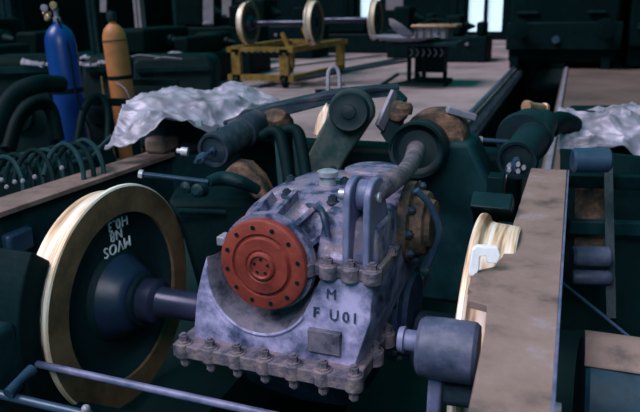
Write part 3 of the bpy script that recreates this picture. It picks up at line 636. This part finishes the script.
# motor blocks behind
for i, (x0, y0, x1, y1, d, mt2, lb) in enumerate(((-20, 57, 56, 170, 6.1, 'dark', 'dark machine casing at far left behind the blue cylinder'),
        (80, 56, 122, 160, 7.0, 'black', 'black machine casing standing between the gas cylinders'),
        (130, 56, 215, 150, 8.0, 'black', 'low black machine casing behind the left silver sheet'))):
    t = thing('machine_casing', tuple(W((x0+x1)/2, y1, d)), lb, 'machine')
    MB().prism([W(x0, y0+6, d), W(x0+8, y0, d), W(x1-6, y0-1, d), W(x1, y0+8, d), W(x1, y1, d-.1), W(x0, y1, d-.1)], (-.15, .45, 0)).build('casing', mt2, t, bevel=.06, seg=3)
    MB().bar(W(x0+6, y0+14, d-.05), W(x1-6, y0+12, d-.05), .04, .05).build('handrail', 'teal', t)
    MB().lathe([(0, .16), (.05, .16), (.06, .12), (.1, .05), (.1, 0)], W((x0+x1)/2, (y0+y1)/2, d-.1), (0.2, -1, 0), 28).build('round_cover', 'grease', t)
# pale rags and offcuts catching light
for i, (x, y, d, s_, lb) in enumerate(((32, 63, 6.0, 1.0, 'white rag strip lying left of the blue cylinder'), (46, 64, 6.0, .6, 'tiny white rag next to the strip left of the blue cylinder'), (43, 84, 6.0, .6, 'small pale rag low beside the blue cylinder'),
        (84, 64, 6.85, 1.0, 'white rag just right of the blue cylinder'), (84, 57, 6.85, .8, 'grey rag above the white one between the cylinders'), (95, 64, 6.85, .6, 'small tan rag between the two cylinders'), (102, 62, 6.85, .7, 'small white rag touching the ochre cylinder'))):
    b = MB(); g_ = []
    c0 = W(x, y, d)
    for a in range(9):
        g_.append([c0+RT*((a/8-.5)*.13*s_*(1.6 if i == 0 else 1))+UP*((bq/4-.5)*.055*s_-(.035*(a/8-.5) if i == 0 else 0))+FW*(.03*(bq/4))+V(noise.noise_vector(V((a*.5, bq*.6, i))))*.018 for bq in range(5)])
    tag(b.sheet(g_).build('rag', 'pale', thick=.004), lb, 'rag')

# ================================================================== BACKGROUND
# yellow trolley
ty = thing('yellow_trolley', (-5.9, 13.8, 0), 'yellow steel frame trolley with wheelsets on it in the background', 'trolley')
X0, X1, Y0, Y1 = -6.62, -5.35, 12.75, 15.6
def leg(x, y): return MB().box((x-.10, y-.06, .12), (x+.10, y+.06, .78)).build('leg', 'yellow', ty, bevel=.01)
leg(X0+.1, Y0); leg(X1-.1, Y0); leg(X0+.1, Y1); leg(X1+.12, Y1)
MB().bar((X0-.1, Y0, .76), (X1+.1, Y0, .76), .12, .10).bar((X0, Y1, .76), (X1+.3, Y1, .76), .12, .10).bar((X1, Y0, .76), (X1+.18, Y1, .76), .14, .12).bar((X0, Y0, .76), (X0, Y1, .76), .14, .12).build('top_frame', 'yellow', ty)
MB().bar((X0-.1, Y0, .20), (X1+.1, Y0, .20), .12, .12).bar((X1, Y0, .20), (X1+.16, Y1, .20), .08, .08).build('bottom_rail', 'yellow', ty)
for x, y in ((X0+.1, Y0), (X1-.1, Y0), (X0+.1, Y1), (X1+.1, Y1)):
    MB().lathe([(0, .10), (.02, .12), (.08, .12), (.10, .10)], (x-.05, y, .12), (1, 0, 0), 20).build('castor', 'black', ty)
b = MB()
for k in range(9): x = X0+.1+k*.14; b.box((x, Y0-.08, .66), (x+.06, Y0+.0, .73))
b.build('hanging_clip', 'dark', ty)
for i, (xa, ya, xb, yb, lb) in enumerate(((282, 33, 288, 47, 'short yellow wedge bar leaning on the trolley below the middle wheel'), (303, 28, 309, 42, 'short yellow wedge bar on the trolley right of middle'))):
    tag(MB().bar(W(xa, ya, 13.7), W(xb, yb, 13.62), .06, .06).build('wedge_bar', 'yellow'), lb, 'bar')
# work table with dish
wt = thing('work_stand', (-2.85, 13.9, 0), 'cluttered dark work stand carrying a wide shallow dish on the concrete', 'stand')
MB().box((-3.15, 13.5, 0), (-2.35, 14.4, .10)).build('base_plate', 'black', wt, bevel=.02)
for x, y in ((-3.1, 13.6), (-2.8, 13.6), (-3.1, 14.3), (-2.5, 14.3)):
    MB().cyl((x, y, .1), (x, y, .86), .045).build('leg', 'black', wt)
MB().box((-3.0, 13.8, .25), (-2.45, 14.3, .85)).build('gear_box', 'black', wt, bevel=.03)
MB().box((-3.4, 13.2, .80), (-2.1, 14.6, .87)).build('top', 'grease', wt, bevel=.01)
MB().bar((-3.5, 13.2, .06), (-2.35, 13.3, .06), .06, .06).build('foot_bar', 'grease', wt)
MB().bar((-3.6, 12.9, .02), (-3.4, 13.9, .2), .05, .05).build('brace', 'grease', wt)
b = MB()
for k in range(6): b.tube([(-3.05+k*.12, 13.42, .75), (-3.0+k*.12, 13.40, .68), (-3.05+k*.12, 13.42, .60)], .012, 6)
b.build('hanging_hook', 'pale', wt)
dc = W(405, 38, 13.4)
dish = thing('shallow_dish', tuple(dc-V((0, 0, .08))), 'wide pale shallow metal dish on top of the work stand', 'dish')
MB().lathe([(0, 0), (0, .3), (.03, .5), (.09, .68), (.10, .68), (.045, .5), (.015, .3), (.015, 0)], dc-V((0, 0, .06)), (0.02, 0, 1), 48).build('bowl', 'pale', dish)
tag(MB().lathe([(0, 0), (.01, .14), (.05, .24), (.12, .30), (.13, .30), (.06, .23), (.03, .12), (.025, 0)], W(398, 33, 13.3), (.5, .3, .8), 36).build('round_pan', 'paper'), 'tilted round grey pan lying in the shallow dish', 'pan')
cbx = thing('wire_crate', tuple(W(432, 38, 13.7)), 'pale open crate with bright rim on right side of the work stand', 'crate')
p0 = W(432, 38, 13.8); 
MB().box(tuple(p0+V((-.3, -.3, 0))), tuple(p0+V((.38, .3, .24)))).build('box', 'pale', cbx, bevel=.01)
MB().box(tuple(p0+V((-.36, -.36, .22))), tuple(p0+V((.55, .36, .27)))).build('rim', 'brass', cbx, bevel=.01)
b = MB()
for k in range(5): x = -.28+k*.15; MB().box(tuple(p0+V((x, -.33, 0))), tuple(p0+V((x+.03, -.3, .24)))).build('slat', 'rust', cbx)
MB().tube([p0+V((-.2, 0, .27)), p0+V((-.05, 0, .36)), p0+V((.2, 0, .36)), p0+V((.4, 0, .27))], .02, 8).build('handle', 'black', cbx)
tag(MB().tube([(-4.6, 12.2, .03), (-3.9, 12.7, .03), (-3.4, 13.5, .03), (-3.2, 14.4, .03), (-3.3, 15.5, .03)], .035, 8).build('floor_cable', 'black'), 'black cable lying on concrete left of the work stand', 'cable')
tag(MB().bar((-4.4, 13.35, .04), (-5.9, 13.2, .04), .12, .06).build('wooden_plank', 'frameL'), 'pale plank lying on concrete below the trolley', 'plank')

# locomotive at the end of the pit
lo = thing('locomotive', (-.6, 18.0, 0), 'huge dark locomotive front standing over the end of the pit', 'locomotive')
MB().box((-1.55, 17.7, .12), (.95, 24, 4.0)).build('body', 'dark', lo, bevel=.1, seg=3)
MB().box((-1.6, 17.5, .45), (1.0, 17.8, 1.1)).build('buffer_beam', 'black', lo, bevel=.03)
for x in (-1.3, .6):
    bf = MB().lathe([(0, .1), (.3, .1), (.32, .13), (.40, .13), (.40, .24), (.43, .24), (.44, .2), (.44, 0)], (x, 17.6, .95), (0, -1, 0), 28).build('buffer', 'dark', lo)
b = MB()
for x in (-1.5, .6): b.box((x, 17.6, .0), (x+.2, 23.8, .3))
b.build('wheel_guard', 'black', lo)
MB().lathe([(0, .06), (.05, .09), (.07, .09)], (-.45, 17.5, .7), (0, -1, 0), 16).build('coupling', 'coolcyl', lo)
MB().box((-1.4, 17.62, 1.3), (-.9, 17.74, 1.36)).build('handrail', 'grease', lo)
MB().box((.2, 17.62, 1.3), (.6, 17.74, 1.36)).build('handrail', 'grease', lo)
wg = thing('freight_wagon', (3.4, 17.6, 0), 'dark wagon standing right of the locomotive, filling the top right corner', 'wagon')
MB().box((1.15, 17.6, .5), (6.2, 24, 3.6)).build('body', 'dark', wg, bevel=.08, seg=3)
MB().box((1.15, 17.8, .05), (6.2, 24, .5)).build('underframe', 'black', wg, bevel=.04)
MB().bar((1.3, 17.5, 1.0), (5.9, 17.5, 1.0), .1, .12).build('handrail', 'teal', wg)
# dark machines right and left rear
def machine(name, x, y, sx, sy, h, label, knob=True):
    t = thing(name, (x, y, 0), label, 'machine')
    MB().box((x-sx/2, y-sy/2, 0), (x+sx/2, y+sy/2, h*.55)).build('bed', 'black', t, bevel=.04)
    MB().box((x-sx/2*.8, y-sy/2*.7, h*.55), (x-sx*.05, y+sy/2*.7, h)).build('headstock', 'dark', t, bevel=.08, seg=3)
    MB().lathe([(0, h*.12), (.1, h*.12), (.12, h*.08), (.3, h*.03), (.3, 0)], (x-sx*.05, y, h*.75), (1, 0, 0), 20).build('spindle', 'grease', t)
    MB().box((x+sx*.25, y-sy*.3, h*.55), (x+sx*.42, y+sy*.3, h*.85)).build('tailstock', 'dark', t, bevel=.05)
    if knob: MB().lathe([(0, .04), (.04, .05), (.05, 0)], (x+sx*.1, y-sy/2, h*.4), (0, -1, 0), 12).build('handwheel', 'pale', t)
    return t
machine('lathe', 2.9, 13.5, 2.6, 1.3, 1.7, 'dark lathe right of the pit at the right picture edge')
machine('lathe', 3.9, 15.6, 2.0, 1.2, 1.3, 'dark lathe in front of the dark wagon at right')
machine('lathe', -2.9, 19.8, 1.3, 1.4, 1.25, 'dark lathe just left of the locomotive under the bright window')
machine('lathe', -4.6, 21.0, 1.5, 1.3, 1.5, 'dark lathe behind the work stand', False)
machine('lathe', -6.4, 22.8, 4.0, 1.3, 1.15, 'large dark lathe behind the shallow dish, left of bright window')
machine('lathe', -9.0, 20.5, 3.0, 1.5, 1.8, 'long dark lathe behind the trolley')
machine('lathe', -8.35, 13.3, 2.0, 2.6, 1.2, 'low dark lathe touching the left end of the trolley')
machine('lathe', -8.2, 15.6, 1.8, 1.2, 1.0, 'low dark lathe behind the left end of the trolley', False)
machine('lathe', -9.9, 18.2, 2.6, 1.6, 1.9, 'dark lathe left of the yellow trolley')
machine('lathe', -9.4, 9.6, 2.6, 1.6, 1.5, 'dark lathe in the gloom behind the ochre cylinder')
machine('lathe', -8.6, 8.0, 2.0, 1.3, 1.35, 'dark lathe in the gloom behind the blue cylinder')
# columns
def column(x, y, label, mt2='dark', w_=.16):
    t = thing('steel_column', (x, y, 0), label, 'column')
    MB().box((x-w_, y-w_, 0), (x+w_, y-w_+.03, 5)).box((x-w_, y+w_-.03, 0), (x+w_, y+w_, 5)).box((x-.02, y-w_, 0), (x+.02, y+w_, 5)).build('shaft', mt2, t)
    MB().box((x-w_*1.5, y-w_*1.5, 0), (x+w_*1.5, y+w_*1.5, .06)).build('foot', 'black', t)
for px, y, mt2, w_, lb in ((140, 16, 'paper', .10, 'pale slim steel column behind the ochre cylinder'), (95, 16, 'teal', .14, 'dim steel column seen between the two gas cylinders'), (12, 15, 'teal', .2, 'dim blue steel column at top left corner'),
                       (458, 26, 'black', .25, 'black steel column left of the bright window'), (350, 24, 'dark', .2, 'dark steel column behind the trolley right end'),
                       (180, 23, 'teal', .18, 'dim steel column behind the low black casing'), (263, 22, 'teal', .15, 'dim steel column behind the trolley wheelsets')):
    r_ = FW+RT*((px-320)/F)-UP*((20-206)/F); k = y/r_.y
    column(r_.x*k, y, lb, mt2, w_)
# pale boards hanging near the columns
for px0, px1, y0, y1, Y, mt2, lb in ((203, 213, -10, 25, 17, 'paper', 'pale hanging board left of the trolley'), (222, 231, -10, 17, 20, 'paper', 'second pale board just left of the first wheel rim'),
                              (386, 403, -6, 10, 26, 'paper', 'pale brownish board left of the bright window'), (100, 106, -4, 12, 13, 'paper', 'narrow pale board left of the ochre cylinder valve')):
    q = []
    for px, py in ((px0, y0), (px1, y0), (px1, y1), (px0, y1)):
        r_ = FW+RT*((px-320)/F)-UP*((py-206)/F); q.append(CP+r_*(Y/r_.y))
    tag(MB().prism(q, (0, .03, 0)).build('hanging_board', mt2), lb, 'board')
# pale bits catching light in the gloom
for i, (x, y, d, l_, lb) in enumerate(((205, 57, 12.9, .42, 'white bundle lying on the low dark lathe left of the yellow trolley'), (208, 24, 17.75, .3, 'small pale bar below the hanging board'), (224, 16, 20.5, .2, 'small white bar left of the first wheel rim'),
        (168, 59, 7.85, .32, 'long thin pale bar behind the left silver sheet'), (145, 57, 7.85, .34, 'thin pale bar right of the ochre cylinder'))):
    a = W(x-l_*F/d/2, y, d); e = W(x+l_*F/d/2, y, d)
    if i == 0: a, e = V((-7.85, 12.2, .69)), V((-7.42, 12.25, .69))      # lies on the lathe bed
    tag(MB().tube([a, a.lerp(e, .3)+V((0, 0, .02)), a.lerp(e, .7)+V((0, 0, .01)), e], [.008, .05 if i in (0, 1, 2) else .010, .05 if i in (0, 1, 2) else .010, .006], 10).build('steel_offcut', 'pale'), lb, 'offcut')
